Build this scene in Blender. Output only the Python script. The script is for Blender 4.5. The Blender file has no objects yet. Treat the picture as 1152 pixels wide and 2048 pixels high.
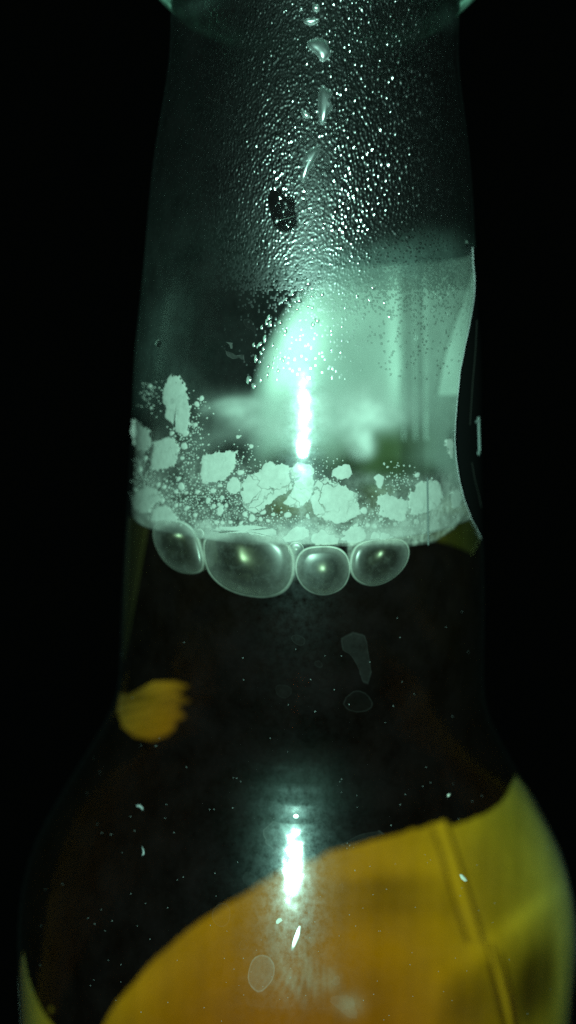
import bpy, math, random
import numpy as np
random.seed(7); rng = np.random.default_rng(7)
SC = bpy.context.scene
COL = SC.collection
# ------------------------------------------------------------------ units: the layout is written in 1/20 mm steps ("px" of the photo at the bottle axis)
S = 5e-5
H0 = 0.145                      # height of the camera above the bottle's base (m)
F, D = 1800.0, 1800.0           # focal length, distance to the bottle's axis
PITCH = math.atan(334 / F); YAW = math.radians(1.06); ROLL = math.radians(-1.0)
# ------------------------------------------------------------------ camera
fw = np.array([-math.sin(YAW) * math.cos(PITCH), math.cos(YAW) * math.cos(PITCH), -math.sin(PITCH)])
rt = np.cross(fw, [0, 0, 1.0]); rt /= np.linalg.norm(rt)
up = np.cross(rt, fw)
rt, up = rt * math.cos(ROLL) - up * math.sin(ROLL), up * math.cos(ROLL) + rt * math.sin(ROLL)
rt, up = rt * math.cos(0), up
CAM = np.array([0.0, -D, 0.0])
cam_d = bpy.data.cameras.new("camera"); cam = bpy.data.objects.new("camera", cam_d); COL.objects.link(cam)
from mathutils import Matrix
m = Matrix.Identity(4)
for i in range(3):
    m[i][0], m[i][1], m[i][2] = rt[i], up[i], -fw[i]
    m[i][3] = CAM[i] * S + (H0 if i == 2 else 0)
cam.matrix_world = m
cam_d.sensor_fit = 'VERTICAL'; cam_d.sensor_height = 24
cam_d.angle = 2 * math.atan(1024 / F)
cam_d.clip_start = 0.002; cam_d.clip_end = 20
cam_d.dof.use_dof = True; cam_d.dof.focus_distance = 0.0722
cam_d.dof.aperture_fstop = cam_d.lens / 1000 / 0.0021
SC.camera = cam
# ------------------------------------------------------------------ world: a dark room
W = bpy.data.worlds.new("World"); SC.world = W; W.use_nodes = True
W.node_tree.nodes["Background"].inputs[0].default_value = (0.6, 1.0, 0.85, 1)
W.node_tree.nodes["Background"].inputs[1].default_value = 0.0008
# ------------------------------------------------------------------ the camera's flash, just below and left of the lens
L = bpy.data.lights.new("flash", 'POINT'); L.energy = 0.80; L.color = (0.49, 1.0, 0.82); L.shadow_soft_size = 0.0034
lo = bpy.data.objects.new("flash", L); lo.location = (-50 * S, -(D + 10) * S, -55 * S + H0); COL.objects.link(lo)
# ------------------------------------------------------------------ exposure and sampling
SC.view_settings.view_transform = 'Standard'; SC.view_settings.look = 'None'
SC.view_settings.exposure = 0.0; SC.view_settings.gamma = 1.0
cy = SC.cycles
cy.transparent_max_bounces = 64; cy.max_bounces = 12; cy.transmission_bounces = 8; cy.glossy_bounces = 4; cy.diffuse_bounces = 2
cy.caustics_reflective = False; cy.caustics_refractive = False
cy.sample_clamp_indirect = 2.0
cy.use_denoising = False      # the beads' tiny glints must not be smoothed away
cy.use_adaptive_sampling = False; cy.pixel_filter_type = 'BLACKMAN_HARRIS'; cy.filter_width = 1.5

# ================================================================== geometry helpers
PROF = np.array([(700,265),(620,263.5),(590,263.1),(560,263.3),(530,264.7),(500,267.6),(470,272.1),(440,277.5),(410,283),(380,288.4),(350,293.6),
 (320,298.1),(290,301.7),(260,305.3),(230,308.3),(200,311.2),(170,314),(140,317),(110,320.3),(80,323.8),(50,327.6),(20,331.3),(-10,334.5),(-40,337),
 (-70,338.8),(-100,340.3),(-130,341.8),(-160,343.4),(-190,345.4),(-220,347.6),(-250,349.5),(-280,351.5),(-310,353.8),(-340,355.9),(-370,358.3),
 (-400,360.5),(-430,362.8),(-460,365),(-490,367),(-520,368.8),(-550,370.1),(-580,371.3),(-610,372.5),(-640,373.9),(-670,376),(-700,380),(-730,387.5),
 (-760,398.6),(-790,412.4),(-820,428.4),(-850,445.8),(-880,463.8),(-910,481.7),(-940,499.3),(-970,516.5),(-1000,533.3),(-1030,549.8),(-1060,564),
 (-1090,574.2),(-1120,581.4),(-1150,586),(-1180,588.6),(-1210,589.8),(-1240,590),(-1300,589.5),(-1400,589),(-1700,589),(-2200,589),(-2720,589),
 (-2800,583),(-2850,568),(-2885,540),(-2900,505)], float)
ZT, RT = PROF[::-1, 0], PROF[::-1, 1]
def rad(z): return np.interp(z, ZT, RT)
def slope(z): return (rad(z + 12) - rad(z - 12)) / 24.0
def hit(P, off=0.0, side='front'):
    """points of the bottle's wall (moved out by off) on the sight lines through photo positions P"""
    P = np.atleast_2d(np.asarray(P, float))
    d = fw[None] + ((P[:, :1] - 576) / F) * rt[None] + ((1024 - P[:, 1:2]) / F) * up[None]
    tc = -(CAM[0] * d[:, 0] + CAM[1] * d[:, 1]) / (d[:, 0] ** 2 + d[:, 1] ** 2)
    def g(t):
        p = CAM[None] + t[:, None] * d
        return np.hypot(p[:, 0], p[:, 1]) - rad(p[:, 2]) - off
    a, b = (tc * 0.35, tc.copy()) if side == 'front' else (tc * 1.75, tc.copy())
    for _ in range(46):
        mth = (a + b) / 2
        o = g(mth) > 0
        a = np.where(o, mth, a); b = np.where(o, b, mth)
    return CAM[None] + ((a + b) / 2)[:, None] * d
def normal(p):
    n = np.stack([p[:, 0], p[:, 1], np.zeros(len(p))], 1)
    n /= np.linalg.norm(n, axis=1)[:, None]
    n[:, 2] = -slope(p[:, 2])
    return n / np.linalg.norm(n, axis=1)[:, None]
def project(p):
    v = p - CAM[None]
    z = v @ fw
    return np.stack([576 + F * (v @ rt) / z, 1024 - F * (v @ up) / z], 1)
def thz(P, side='back', off=0):
    p = hit(P, off, side)
    return np.stack([np.degrees(np.arctan2(p[:, 0], p[:, 1])), p[:, 2]], 1)   # 0 deg = far side, 90 = right, 180 = near side
def wall(th, z, off=0.0):
    th = np.radians(th); r = rad(z) + off
    return np.stack([r * np.sin(th), r * np.cos(th), z], 1)

def mesh_obj(name, v, faces, mat, parent=None, smooth=True, mats=None, mat_ids=None, attr=None):
    me = bpy.data.meshes.new(name)
    v = np.asarray(v, float) * S
    v[:, 2] += H0
    me.from_pydata(v.tolist(), [], faces)
    for mm in (mats or [mat]): me.materials.append(mm)
    if mat_ids is not None: me.polygons.foreach_set("material_index", np.asarray(mat_ids, dtype=np.int32))
    if smooth: me.polygons.foreach_set("use_smooth", np.ones(len(me.polygons), dtype=bool))
    if attr:
        for k, vals in attr.items():
            a = me.attributes.new(k, 'FLOAT', 'POINT'); a.data.foreach_set("value", np.asarray(vals, dtype=np.float32))
    me.update()
    o = bpy.data.objects.new(name, me); COL.objects.link(o)
    if parent is not None:
        o.parent = parent; o.matrix_parent_inverse = parent.matrix_world.inverted()
    return o
def tag(o, label=None, cat=None, group=None, kind=None):
    if label: o["label"] = label
    if cat: o["category"] = cat
    if group: o["group"] = group
    if kind: o["kind"] = kind
    return o
def lathe(pts, n=160, closed=False):
    v = []; f = []
    k = len(pts)
    for i in range(n):
        a = 2 * math.pi * i / n
        for r, z in pts: v.append((r * math.sin(a), r * math.cos(a), z))
    for i in range(n):
        j = (i + 1) % n
        for q in range(k if closed else k - 1):
            q2 = (q + 1) % k
            f.append((i * k + q, i * k + q2, j * k + q2, j * k + q))
    return v, f
def blob_geo(out, prof, off, side, cap=False, v0=0, sgn=1.0):
    """a patch on the wall with the outline out (photo positions); prof = [(scale, height), ...] from rim to centre"""
    out = np.asarray(out, float); c = out.mean(0); n = len(out)
    nx = np.roll(out, -1, 0)
    if ((out[:, 0] * nx[:, 1] - nx[:, 0] * out[:, 1]).sum() > 0) == (side == 'front'): out = out[::-1]
    P = [c + (out - c) * s for s, h in prof[:-1]] + [c[None]]
    H = np.concatenate([np.full(n, h) for s, h in prof[:-1]] + [[prof[-1][1]]])
    P = np.concatenate(P)
    p = hit(P, off, side); p = p + normal(p) * H[:, None] * sgn
    f = []
    k = len(prof) - 1
    for r in range(k - 1):
        for i in range(n):
            j = (i + 1) % n
            f.append((v0 + r * n + i, v0 + r * n + j, v0 + (r + 1) * n + j, v0 + (r + 1) * n + i))
    for i in range(n): f.append((v0 + (k - 1) * n + i, v0 + (k - 1) * n + (i + 1) % n, v0 + k * n))
    if cap: f.append(tuple(v0 + i for i in range(n))[::-1])
    return p, f
def ellipse(cx, cyy, rx, ry, n=16, rot=0.0, wob=0.0, sq=2.0):
    a = np.arange(n) * 2 * math.pi / n
    ca, sa = np.cos(a), np.sin(a)
    x = np.sign(ca) * np.abs(ca) ** (2 / sq) * rx; y = np.sign(sa) * np.abs(sa) ** (2 / sq) * ry
    k = 1 + wob * (np.sin(2 * a + rng.uniform(0, 6)) * .6 + np.sin(3 * a + rng.uniform(0, 6)) * .6 + rng.uniform(-.5, .5, n))
    x *= k; y *= k
    r = math.radians(rot)
    return np.stack([cx + x * math.cos(r) - y * math.sin(r), cyy + x * math.sin(r) + y * math.cos(r)], 1)
def ragged(pts, step=3.0, amp=1.5):
    """a traced outline, subdivided and roughened; edges stay broken as torn or dried edges are"""
    pts = np.asarray(pts, float); o = []
    for i in range(len(pts)):
        a, b = pts[i], pts[(i + 1) % len(pts)]
        n = max(1, int(np.linalg.norm(b - a) / step))
        for k in range(n):
            o.append(a + (b - a) * k / n + rng.normal(0, amp, 2) * (0.5 if k else 0.3))
    return np.asarray(o)
def smooth_line(pts, n=3):
    pts = np.asarray(pts, float)
    for _ in range(n):
        q = np.roll(pts, -1, 0); pts = np.stack([pts * .75 + q * .25, pts * .25 + q * .75], 1).reshape(-1, 2)
    return pts
def soft(P, cx, cyy, rx, ry, rot=0.0, p=1.0):
    r = math.radians(rot); dx, dy = P[:, 0] - cx, P[:, 1] - cyy
    x = dx * math.cos(r) + dy * math.sin(r); y = -dx * math.sin(r) + dy * math.cos(r)
    return np.exp(-((x / rx) ** 2 + (y / ry) ** 2) ** p)
def sstep(a, b, x):
    t = np.clip((x - a) / (b - a), 0, 1); return t * t * (3 - 2 * t)
def inside(P, poly):
    poly = np.asarray(poly, float); x, y = P[:, 0], P[:, 1]; c = np.zeros(len(P), bool); j = len(poly) - 1
    for i in range(len(poly)):
        xi, yi, xj, yj = *poly[i], *poly[j]
        if yi != yj: c ^= ((yi > y) != (yj > y)) & (x < (xj - xi) * (y - yi) / (yj - yi) + xi)
        j = i
    return c

# ================================================================== materials
class NT:
    def __init__(s, name):
        s.m = bpy.data.materials.new(name); s.m.use_nodes = True
        s.t = s.m.node_tree; s.t.nodes.clear(); s.out = s.n('ShaderNodeOutputMaterial')
    def n(s, typ, **kw):
        nd = s.t.nodes.new(typ)
        for k, v in kw.items():
            if k.startswith('i_'): nd.inputs[k[2:].replace('_', ' ')].default_value = v
            else: setattr(nd, k, v)
        return nd
    def l(s, a, b): s.t.links.new(a, b)
    def math(s, op, a, b=None, c=None, clamp=False):
        nd = s.n('ShaderNodeMath', operation=op); nd.use_clamp = clamp
        for i, x in enumerate((a, b, c)):
            if x is None: continue
            if isinstance(x, (int, float)): nd.inputs[i].default_value = x
            else: s.l(x, nd.inputs[i])
        return nd.outputs[0]
    def mix(s, fac, a, b):
        nd = s.n('ShaderNodeMixShader')
        if isinstance(fac, (int, float)): nd.inputs[0].default_value = fac
        else: s.l(fac, nd.inputs[0])
        s.l(a, nd.inputs[1]); s.l(b, nd.inputs[2]); return nd.outputs[0]
    def noise(s, scale, detail=4, rough=0.6, lo=0.35, hi=0.65):
        tc = s.n('ShaderNodeTexCoord'); nz = s.n('ShaderNodeTexNoise'); nz.inputs['Scale'].default_value = scale
        nz.inputs['Detail'].default_value = detail; nz.inputs['Roughness'].default_value = rough
        s.l(tc.outputs['Object'], nz.inputs['Vector'])
        mr = s.n('ShaderNodeMapRange'); mr.inputs['From Min'].default_value = lo; mr.inputs['From Max'].default_value = hi
        s.l(nz.outputs['Fac'], mr.inputs['Value']); return mr.outputs[0]
    def attr(s, name):
        return s.n('ShaderNodeAttribute', attribute_name=name).outputs['Fac']
    def fresnel(s, ior):
        g = s.n('ShaderNodeNewGeometry')
        i = s.math('ADD', s.math('MULTIPLY', g.outputs['Backfacing'], 1 / ior - ior), ior)
        fr = s.n('ShaderNodeFresnel'); s.l(i, fr.inputs['IOR']); return fr.outputs[0]
    def bsdf(s, typ, color=None, rough=None):
        nd = s.n(typ)
        if color is not None: nd.inputs['Color'].default_value = (*color, 1)
        if rough is not None and 'Roughness' in nd.inputs: nd.inputs['Roughness'].default_value = rough
        return nd
    def bump(s, scale, strength, dist=0.0002, detail=3):
        tc = s.n('ShaderNodeTexCoord'); nz = s.n('ShaderNodeTexNoise'); nz.inputs['Scale'].default_value = scale; nz.inputs['Detail'].default_value = detail
        s.l(tc.outputs['Object'], nz.inputs['Vector'])
        b = s.n('ShaderNodeBump'); b.inputs['Strength'].default_value = strength; b.inputs['Distance'].default_value = dist
        s.l(nz.outputs['Fac'], b.inputs['Height']); return b.outputs['Normal']
    def done(s, sh): s.l(sh, s.out.inputs['Surface']); return s.m

def glass_mat(name, rough=0.055, haze=0.17, dirt=0.0022, tint=(0.97, 0.99, 0.98), dirt_col=(0.66, 0.44, 0.48), refl=1.0, inside=0.0):
    """clear glass; above the beer the surface is beaded with water, so its gloss is broken up"""
    t = NT(name)
    tr = t.bsdf('ShaderNodeBsdfTransparent', tint)
    di = t.bsdf('ShaderNodeBsdfDiffuse', dirt_col)
    tc = t.n('ShaderNodeTexCoord'); sx = t.n('ShaderNodeSeparateXYZ'); t.l(tc.outputs['Object'], sx.inputs[0])
    wet = t.n('ShaderNodeMapRange'); wet.interpolation_type = 'SMOOTHSTEP'
    wet.inputs['From Min'].default_value = H0 + 70 * S; wet.inputs['From Max'].default_value = H0 + 170 * S; t.l(sx.outputs['Z'], wet.inputs['Value'])
    nz = t.n('ShaderNodeTexNoise'); nz.inputs['Scale'].default_value = 2600; nz.inputs['Detail'].default_value = 1; t.l(tc.outputs['Object'], nz.inputs['Vector'])
    n2 = t.n('ShaderNodeTexNoise'); n2.inputs['Scale'].default_value = 700; n2.inputs['Detail'].default_value = 3; t.l(tc.outputs['Object'], n2.inputs['Vector'])
    hh = t.math('ADD', t.math('MULTIPLY', nz.outputs['Fac'], wet.outputs[0]), t.math('MULTIPLY', n2.outputs['Fac'], 0.02))
    bp = t.n('ShaderNodeBump'); bp.inputs['Strength'].default_value = 1.0; bp.inputs['Distance'].default_value = 0.00013; t.l(hh, bp.inputs['Height'])
    n3 = t.n('ShaderNodeTexNoise'); n3.inputs['Scale'].default_value = 330; n3.inputs['Detail'].default_value = 2; t.l(tc.outputs['Object'], n3.inputs['Vector'])
    b3 = t.n('ShaderNodeBump'); b3.inputs['Strength'].default_value = 1.0; b3.inputs['Distance'].default_value = 0.00006; t.l(n3.outputs['Fac'], b3.inputs['Height']); t.l(bp.outputs['Normal'], b3.inputs['Normal'])
    g1 = t.bsdf('ShaderNodeBsdfGlossy', (1, 1, 1), rough); t.l(b3.outputs['Normal'], g1.inputs['Normal'])
    g2 = t.bsdf('ShaderNodeBsdfGlossy', (0.85, 1, 1), 0.27)
    hz = t.math('MULTIPLY', t.math('MULTIPLY', t.noise(1800, 5, .7, .3, .7), haze * 1.4), t.math('ADD', 1.0, t.math('MULTIPLY', wet.outputs[0], 2.2)))
    gl = t.mix(hz, g1.outputs[0], g2.outputs[0])
    dd = t.math('MULTIPLY', t.noise(260, 5, .65, .3, .7), dirt * 1.6)
    body = t.mix(t.math('ADD', dd, dirt * 0.3), tr.outputs[0], di.outputs[0])
    g = t.n('ShaderNodeNewGeometry')
    k = t.math('MULTIPLY', t.math('SUBTRACT', 1.0, t.math('MULTIPLY', g.outputs['Backfacing'], 1 - inside)), t.math('MULTIPLY', t.math('SUBTRACT', 1.0, t.math('MULTIPLY', wet.outputs[0], .55)), refl))
    return t.done(t.mix(t.math('MULTIPLY', t.fresnel(1.5), k), body, gl))
M = {}
M['glass'] = glass_mat('bottle_glass', 0.075)
M['inner'] = glass_mat('inner_glass', 0.08, 0.0, 0.0, refl=0.12)
# collar: thick greenish glass, scattering a little light
t = NT('collar_glass')
tr = t.bsdf('ShaderNodeBsdfTransparent', (0.75, 0.95, 0.85)); di = t.bsdf('ShaderNodeBsdfDiffuse', (0.45, 0.8, 0.62))
gl = t.bsdf('ShaderNodeBsdfGlossy', (1, 1, 1), 0.12); t.l(t.bump(700, 0.6, 0.0006), gl.inputs['Normal'])
lw = t.n('ShaderNodeLayerWeight'); lw.inputs['Blend'].default_value = 0.5
fac = t.math('MULTIPLY', t.math('ADD', t.math('MULTIPLY', t.noise(900, 4, .6, .4, .65), 1.6), 0.3), t.math('POWER', lw.outputs['Facing'], 3.2))
gb = t.n('ShaderNodeNewGeometry'); fr = t.math('SUBTRACT', 1.0, gb.outputs['Backfacing'])
M['collar'] = t.done(t.mix(t.math('MULTIPLY', t.math('MULTIPLY', t.fresnel(1.5), .4), fr), t.mix(t.math('MULTIPLY', fac, t.math('ADD', .1, fr)), tr.outputs[0], di.outputs[0]), gl.outputs[0]))
# beer: absorbs blue strongly, green less
t = NT('amber_beer')
tr = t.bsdf('ShaderNodeBsdfTransparent', (1, 1, 1))
va = t.n('ShaderNodeVolumeAbsorption'); va.inputs['Color'].default_value = (0.985, 0.775, 0.0, 1); va.inputs['Density'].default_value = 52.0
t.l(va.outputs[0], t.out.inputs['Volume']); M['beer'] = t.done(tr.outputs[0])
# water
def water_mat(name, milk=0.03, rough=0.10, refr=0.35, col=(0.8, 1, 0.92), ior=1.55):
    t = NT(name)
    tr = t.bsdf('ShaderNodeBsdfTransparent', (1, 1, 1)); rf = t.bsdf('ShaderNodeBsdfRefraction', (1, 1, 1), 0.02); rf.inputs['IOR'].default_value = 1.33
    di = t.bsdf('ShaderNodeBsdfDiffuse', col); gl = t.bsdf('ShaderNodeBsdfGlossy', (1, 1, 1), rough)
    body = t.mix(milk, t.mix(refr, tr.outputs[0], rf.outputs[0]), di.outputs[0])
    return t.done(t.mix(t.fresnel(ior), body, gl.outputs[0]))
M['drop'] = water_mat('condensation_water', 0.003, 0.21, 0.6, ior=2.5)
M['bead'] = water_mat('beaded_water', 0.0, 0.25, 0.35, ior=2.7)
M['run'] = water_mat('running_water', 0.03, 0.36, 0.2, ior=5.5)
M['bright'] = water_mat('highlight_gloss', 0.02, 0.3, 0.0, ior=2.6)
M['clear'] = water_mat('clear_water', 0.0, 0.05, 0.2)
# paper: tone makes it paler or darker from point to point
def paper_mat(name, col=(0.86, 0.86, 0.84), col2=(0.30, 0.34, 0.20)):
    t = NT(name)
    mx = t.n('ShaderNodeMix', data_type='RGBA')
    t.l(t.attr('stain'), mx.inputs[0]); mx.inputs[6].default_value = (*col, 1); mx.inputs[7].default_value = (*col2, 1)
    hs = t.n('ShaderNodeHueSaturation'); t.l(mx.outputs[2], hs.inputs['Color'])
    fib = t.math('ADD', t.math('ADD', t.math('MULTIPLY', t.noise(900, 5, .6, .3, .7), 0.10), t.math('MULTIPLY', t.noise(130, 4, .6, .3, .7), 0.22)), 0.80)
    t.l(t.math('MULTIPLY', fib, t.attr('tone')), hs.inputs['Value'])
    di = t.bsdf('ShaderNodeBsdfDiffuse'); t.l(hs.outputs[0], di.inputs['Color']); t.l(t.bump(1200, 0.5, 0.0002), di.inputs['Normal'])
    return t.done(di.outputs[0])
M['paper'] = paper_mat('label_paper'); M['neck_paper'] = paper_mat('neck_label_paper', (0.82, 0.84, 0.78), (0.17, 0.21, 0.09))
t = NT('black_print')
di = t.bsdf('ShaderNodeBsdfDiffuse', (0.004, 0.004, 0.004)); gl = t.bsdf('ShaderNodeBsdfGlossy', (0.3, 0.3, 0.3), 0.3)
M['black'] = t.done(t.mix(0.02, di.outputs[0], gl.outputs[0]))
def plain(name, col): t = NT(name); return t.done(t.bsdf('ShaderNodeBsdfDiffuse', col).outputs[0])
M['white_ink'] = plain('white_ink', (0.14, 0.17, 0.16)); M['grey_ink'] = plain('grey_ink', (0.009, 0.009, 0.008))
M['edge'] = plain('paper_edge', (0.4, 0.4, 0.4)); M['crease'] = plain('crease_shade', (0.30, 0.28, 0.24))  # crease: shade along the folds, put into darker strips
M['scrap'] = paper_mat('stained_scrap', (0.90, 0.56, 0.3), (0.25, 0.2, 0.05)); M['tear'] = plain('torn_fibre', (0.35, 0.34, 0.3))
# dried foam flakes
t = NT('dried_foam')
vor = t.n('ShaderNodeTexVoronoi', feature='DISTANCE_TO_EDGE'); vor.inputs['Scale'].default_value = 420
tc = t.n('ShaderNodeTexCoord'); nz = t.n('ShaderNodeTexNoise'); nz.inputs['Scale'].default_value = 900; nz.inputs['Detail'].default_value = 3
t.l(tc.outputs['Object'], nz.inputs['Vector'])
mx = t.n('ShaderNodeMix', data_type='RGBA'); mx.inputs[0].default_value = 0.0012
va_ = t.n('ShaderNodeVectorMath', operation='MULTIPLY_ADD'); t.l(nz.outputs['Color'], va_.inputs[0]); va_.inputs[1].default_value = (.0022,) * 3
t.l(tc.outputs['Object'], va_.inputs[2]); t.l(va_.outputs[0], vor.inputs['Vector'])
crack = t.math('SUBTRACT', 1.0, t.math('MULTIPLY', vor.outputs['Distance'], 28.0), clamp=True)
crack = t.math('MULTIPLY', crack, t.math('MULTIPLY', t.attr('crack'), t.noise(330, 3, .5, .45, .6)), clamp=True)
di = t.bsdf('ShaderNodeBsdfDiffuse')
rp = t.n('ShaderNodeMix', data_type='RGBA'); t.l(t.noise(1500, 5, .7, .3, .7), rp.inputs[0])
rp.inputs[6].default_value = (0.225, 0.215, 0.20, 1); rp.inputs[7].default_value = (0.285, 0.275, 0.255, 1)
t.l(rp.outputs[2], di.inputs['Color']); t.l(t.bump(2500, 0.18, 0.0002, 5), di.inputs['Normal'])
tr = t.bsdf('ShaderNodeBsdfTransparent', (1, 1, 1))
er = t.math('LESS_THAN', t.noise(1900, 3, .6, .25, .75), t.math('MULTIPLY', t.attr('edge'), .55))
crack = t.math('MAXIMUM', crack, er)
M['foam'] = t.done(t.mix(crack, di.outputs[0], tr.outputs[0]))
# films: density per point, broken up by noise
def film_mat(name, col, nscale=1400, lo=.3, hi=.7, amt=0.7, second=None):
    t = NT(name)
    tr = t.bsdf('ShaderNodeBsdfTransparent', (1, 1, 1)); di = t.bsdf('ShaderNodeBsdfDiffuse', col)
    k = t.math('ADD', t.math('MULTIPLY', t.noise(nscale, 5, .65, lo, hi), amt), 1 - amt)
    if second: k = t.math('MULTIPLY', k, t.math('ADD', t.math('MULTIPLY', t.noise(second, 3, .5, .3, .7), .9), .3))
    return t.done(t.mix(t.math('MULTIPLY', k, t.attr('amount'), clamp=True), tr.outputs[0], di.outputs[0]))
M['mist'] = film_mat('mist_film', (0.65, 0.9, 0.8), 2200, .3, .7, .45, 150)
M['residue'] = film_mat('foam_residue', (0.30, 0.285, 0.265), 1500, .38, .62, .6, 420)
M['backfoam'] = film_mat('back_residue', (0.62, 0.62, 0.58), 500, .3, .7, .5, 220)
M['collarfoam'] = film_mat('wet_foam', (0.30, 0.285, 0.265), 1900, .3, .7, .35, 330)
M['mark'] = film_mat('dried_mark', (0.30, 0.30, 0.28), 1500, .3, .7, .6)
M['seam'] = plain('seam_glass', (0.07, 0.08, 0.075)); M['dust'] = plain('dust', (0.17, 0.18, 0.18))
# bubble skin
t = NT('bubble_skin')
tr = t.bsdf('ShaderNodeBsdfTransparent', (0.96, 0.97, 0.96)); di = t.bsdf('ShaderNodeBsdfDiffuse', (0.62, 0.62, 0.58))
gl = t.bsdf('ShaderNodeBsdfGlossy', (0.9, 0.9, 0.85), 0.29)
lw = t.n('ShaderNodeLayerWeight'); lw.inputs['Blend'].default_value = 0.35
fc = t.math('ADD', t.math('MULTIPLY', t.math('POWER', lw.outputs['Facing'], 3.0), 0.13), t.math('ADD', 0.005, t.math('MULTIPLY', t.noise(1300, 5, .7, .5, .75), .022)))
M['bubble'] = t.done(t.mix(0.02, t.mix(fc, tr.outputs[0], di.outputs[0]), gl.outputs[0]))
M['rim'] = film_mat('bubble_rim', (0.62, 0.60, 0.55), 900, .3, .7, .5)

# ================================================================== THE BOTTLE
bottle = bpy.data.objects.new("bottle", None); COL.objects.link(bottle)
tag(bottle, "clear glass beer bottle with fogged neck, filled with amber beer to the lower neck", "bottle")
TH = 6.0
zs = np.unique(np.concatenate([np.arange(-2900, 640, 12.0), ZT[ZT < 640]]))
outer = [(0, -2880)] + [(float(rad(z)), float(z)) for z in zs]
lip = [(274, 880), (270, 892), (264, 896), (258, 890), (256, 870)]
inner = [(float(rad(z)) - TH, float(z)) for z in zs[::-1] if z > -2850] + [(0, -2850)]
v, f = lathe(outer + [(264, 700), (268, 860)] + lip, 200)
mesh_obj("glass_shell", v, f, M['glass'], bottle)
v, f = lathe([(256, 870), (258, 700)] + inner, 160)
mesh_obj("inner_wall", v, f, M['inner'], bottle)
v, f = lathe([(263.8, 606), (275, 618), (304, 644), (324, 668), (333, 692), (330, 730), (314, 760), (306, 790), (309, 820), (306, 845), (290, 858), (266, 862)], 160)
mesh_obj("collar_ring", v, f, M['collar'], bottle)
# ---- labels: sheets on the outside of the glass
def sheet(name, zrow, tl, tr_, off, thick, front_mat, back_mat, n=70, tone=None, stain=None, parent=bottle, amp=0.0, wave=None):
    """paper between the angles tl(z) and tr_(z); the inside (towards the glass) is bare paper, the outside is printed"""
    v = []; nz = len(zrow)
    for z, a, b in zip(zrow, tl, tr_):
        th = np.linspace(a, b, n)
        o = off + (wave(th, z) if wave else 0)
        v.append(wall(th, np.full(n, z), o))
    vi = np.concatenate(v); nn = normal(vi); vo = vi + nn * thick
    N = len(vi); f = []; ids = []
    for r in range(nz - 1):
        for i in range(n - 1):
            q = (r * n + i, r * n + i + 1, (r + 1) * n + i + 1, (r + 1) * n + i)
            f.append(q); ids.append(0); f.append(tuple(N + x for x in q[::-1])); ids.append(1)
        for e in (0, n - 1):
            f.append((r * n + e, (r + 1) * n + e, N + (r + 1) * n + e, N + r * n + e)); ids.append(2)
    for r in (0, nz - 1):
        for i in range(n - 1):
            f.append((r * n + i, r * n + i + 1, N + r * n + i + 1, N + r * n + i)); ids.append(2)
    allv = np.concatenate([vi, vo]); P = project(allv)
    tn = tone(P) if tone else np.ones(len(allv)); st = stain(P) if stain else np.zeros(len(allv))
    return mesh_obj(name, allv, f, None, parent, True, [front_mat, back_mat, M['edge']], ids, {'tone': tn, 'stain': st})

# neck label: left (far side) border and the cut, curved border that comes round the right side
Lb = thz([(645, 553), (610, 575), (575, 615), (548, 660), (525, 710), (512, 750), (502, 800), (496, 850), (495, 900), (500, 950), (508, 985)], 'back', 4)
Rb = thz([(948, 528), (951, 560), (950, 590), (944, 630), (932, 690), (922, 740), (916, 800), (912, 850), (911, 880), (914, 920), (920, 960), (930, 1000), (945, 1040), (957, 1062), (965, 1080)], 'front', 4)
Rb = Rb[np.argsort(Rb[:, 1])]; Lb = Lb[np.argsort(Lb[:, 1])]
ztop = 178.0; zbot = float(Rb[0, 1])
zr = np.linspace(ztop, zbot - 75, 96)
tl = np.interp(zr, Lb[:, 1], Lb[:, 0]) + rng.normal(0, .12, len(zr)); trr = np.interp(zr, Rb[:, 1], Rb[:, 0]); trr = np.where(zr < zbot, np.minimum(trr, 92 - 14 * (zbot - zr) / 75), trr)
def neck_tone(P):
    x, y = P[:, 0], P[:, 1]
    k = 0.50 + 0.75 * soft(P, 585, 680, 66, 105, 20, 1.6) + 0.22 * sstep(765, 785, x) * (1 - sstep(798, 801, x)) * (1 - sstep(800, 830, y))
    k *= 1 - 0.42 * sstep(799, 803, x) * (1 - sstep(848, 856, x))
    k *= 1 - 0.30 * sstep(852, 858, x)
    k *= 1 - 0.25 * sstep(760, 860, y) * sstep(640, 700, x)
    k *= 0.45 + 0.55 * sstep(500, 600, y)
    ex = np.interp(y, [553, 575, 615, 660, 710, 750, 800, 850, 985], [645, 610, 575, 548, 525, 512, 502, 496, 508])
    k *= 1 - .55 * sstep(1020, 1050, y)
    k *= .25 + .75 * sstep(-4, 42, x - ex)  # left border fades: the haze of the fogged glass painted into the paper
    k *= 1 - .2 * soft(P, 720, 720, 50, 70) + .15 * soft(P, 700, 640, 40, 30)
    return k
def neck_stain(P):
    x, y = P[:, 0], P[:, 1]
    return np.clip(.85 * sstep(1015, 1040, y) * sstep(870, 900, x) + soft(P, 760, 900, 95, 50, -8, 1.5) * 1.0 + sstep(905, 960, y) * (1 - sstep(860, 890, x)) * .8 + soft(P, 600, 930, 90, 40) * .6, 0, 1)
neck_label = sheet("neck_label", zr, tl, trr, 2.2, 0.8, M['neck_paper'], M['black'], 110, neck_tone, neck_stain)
neck_label["label"] = "black neck label with bare pale paper on its inner side"
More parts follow.
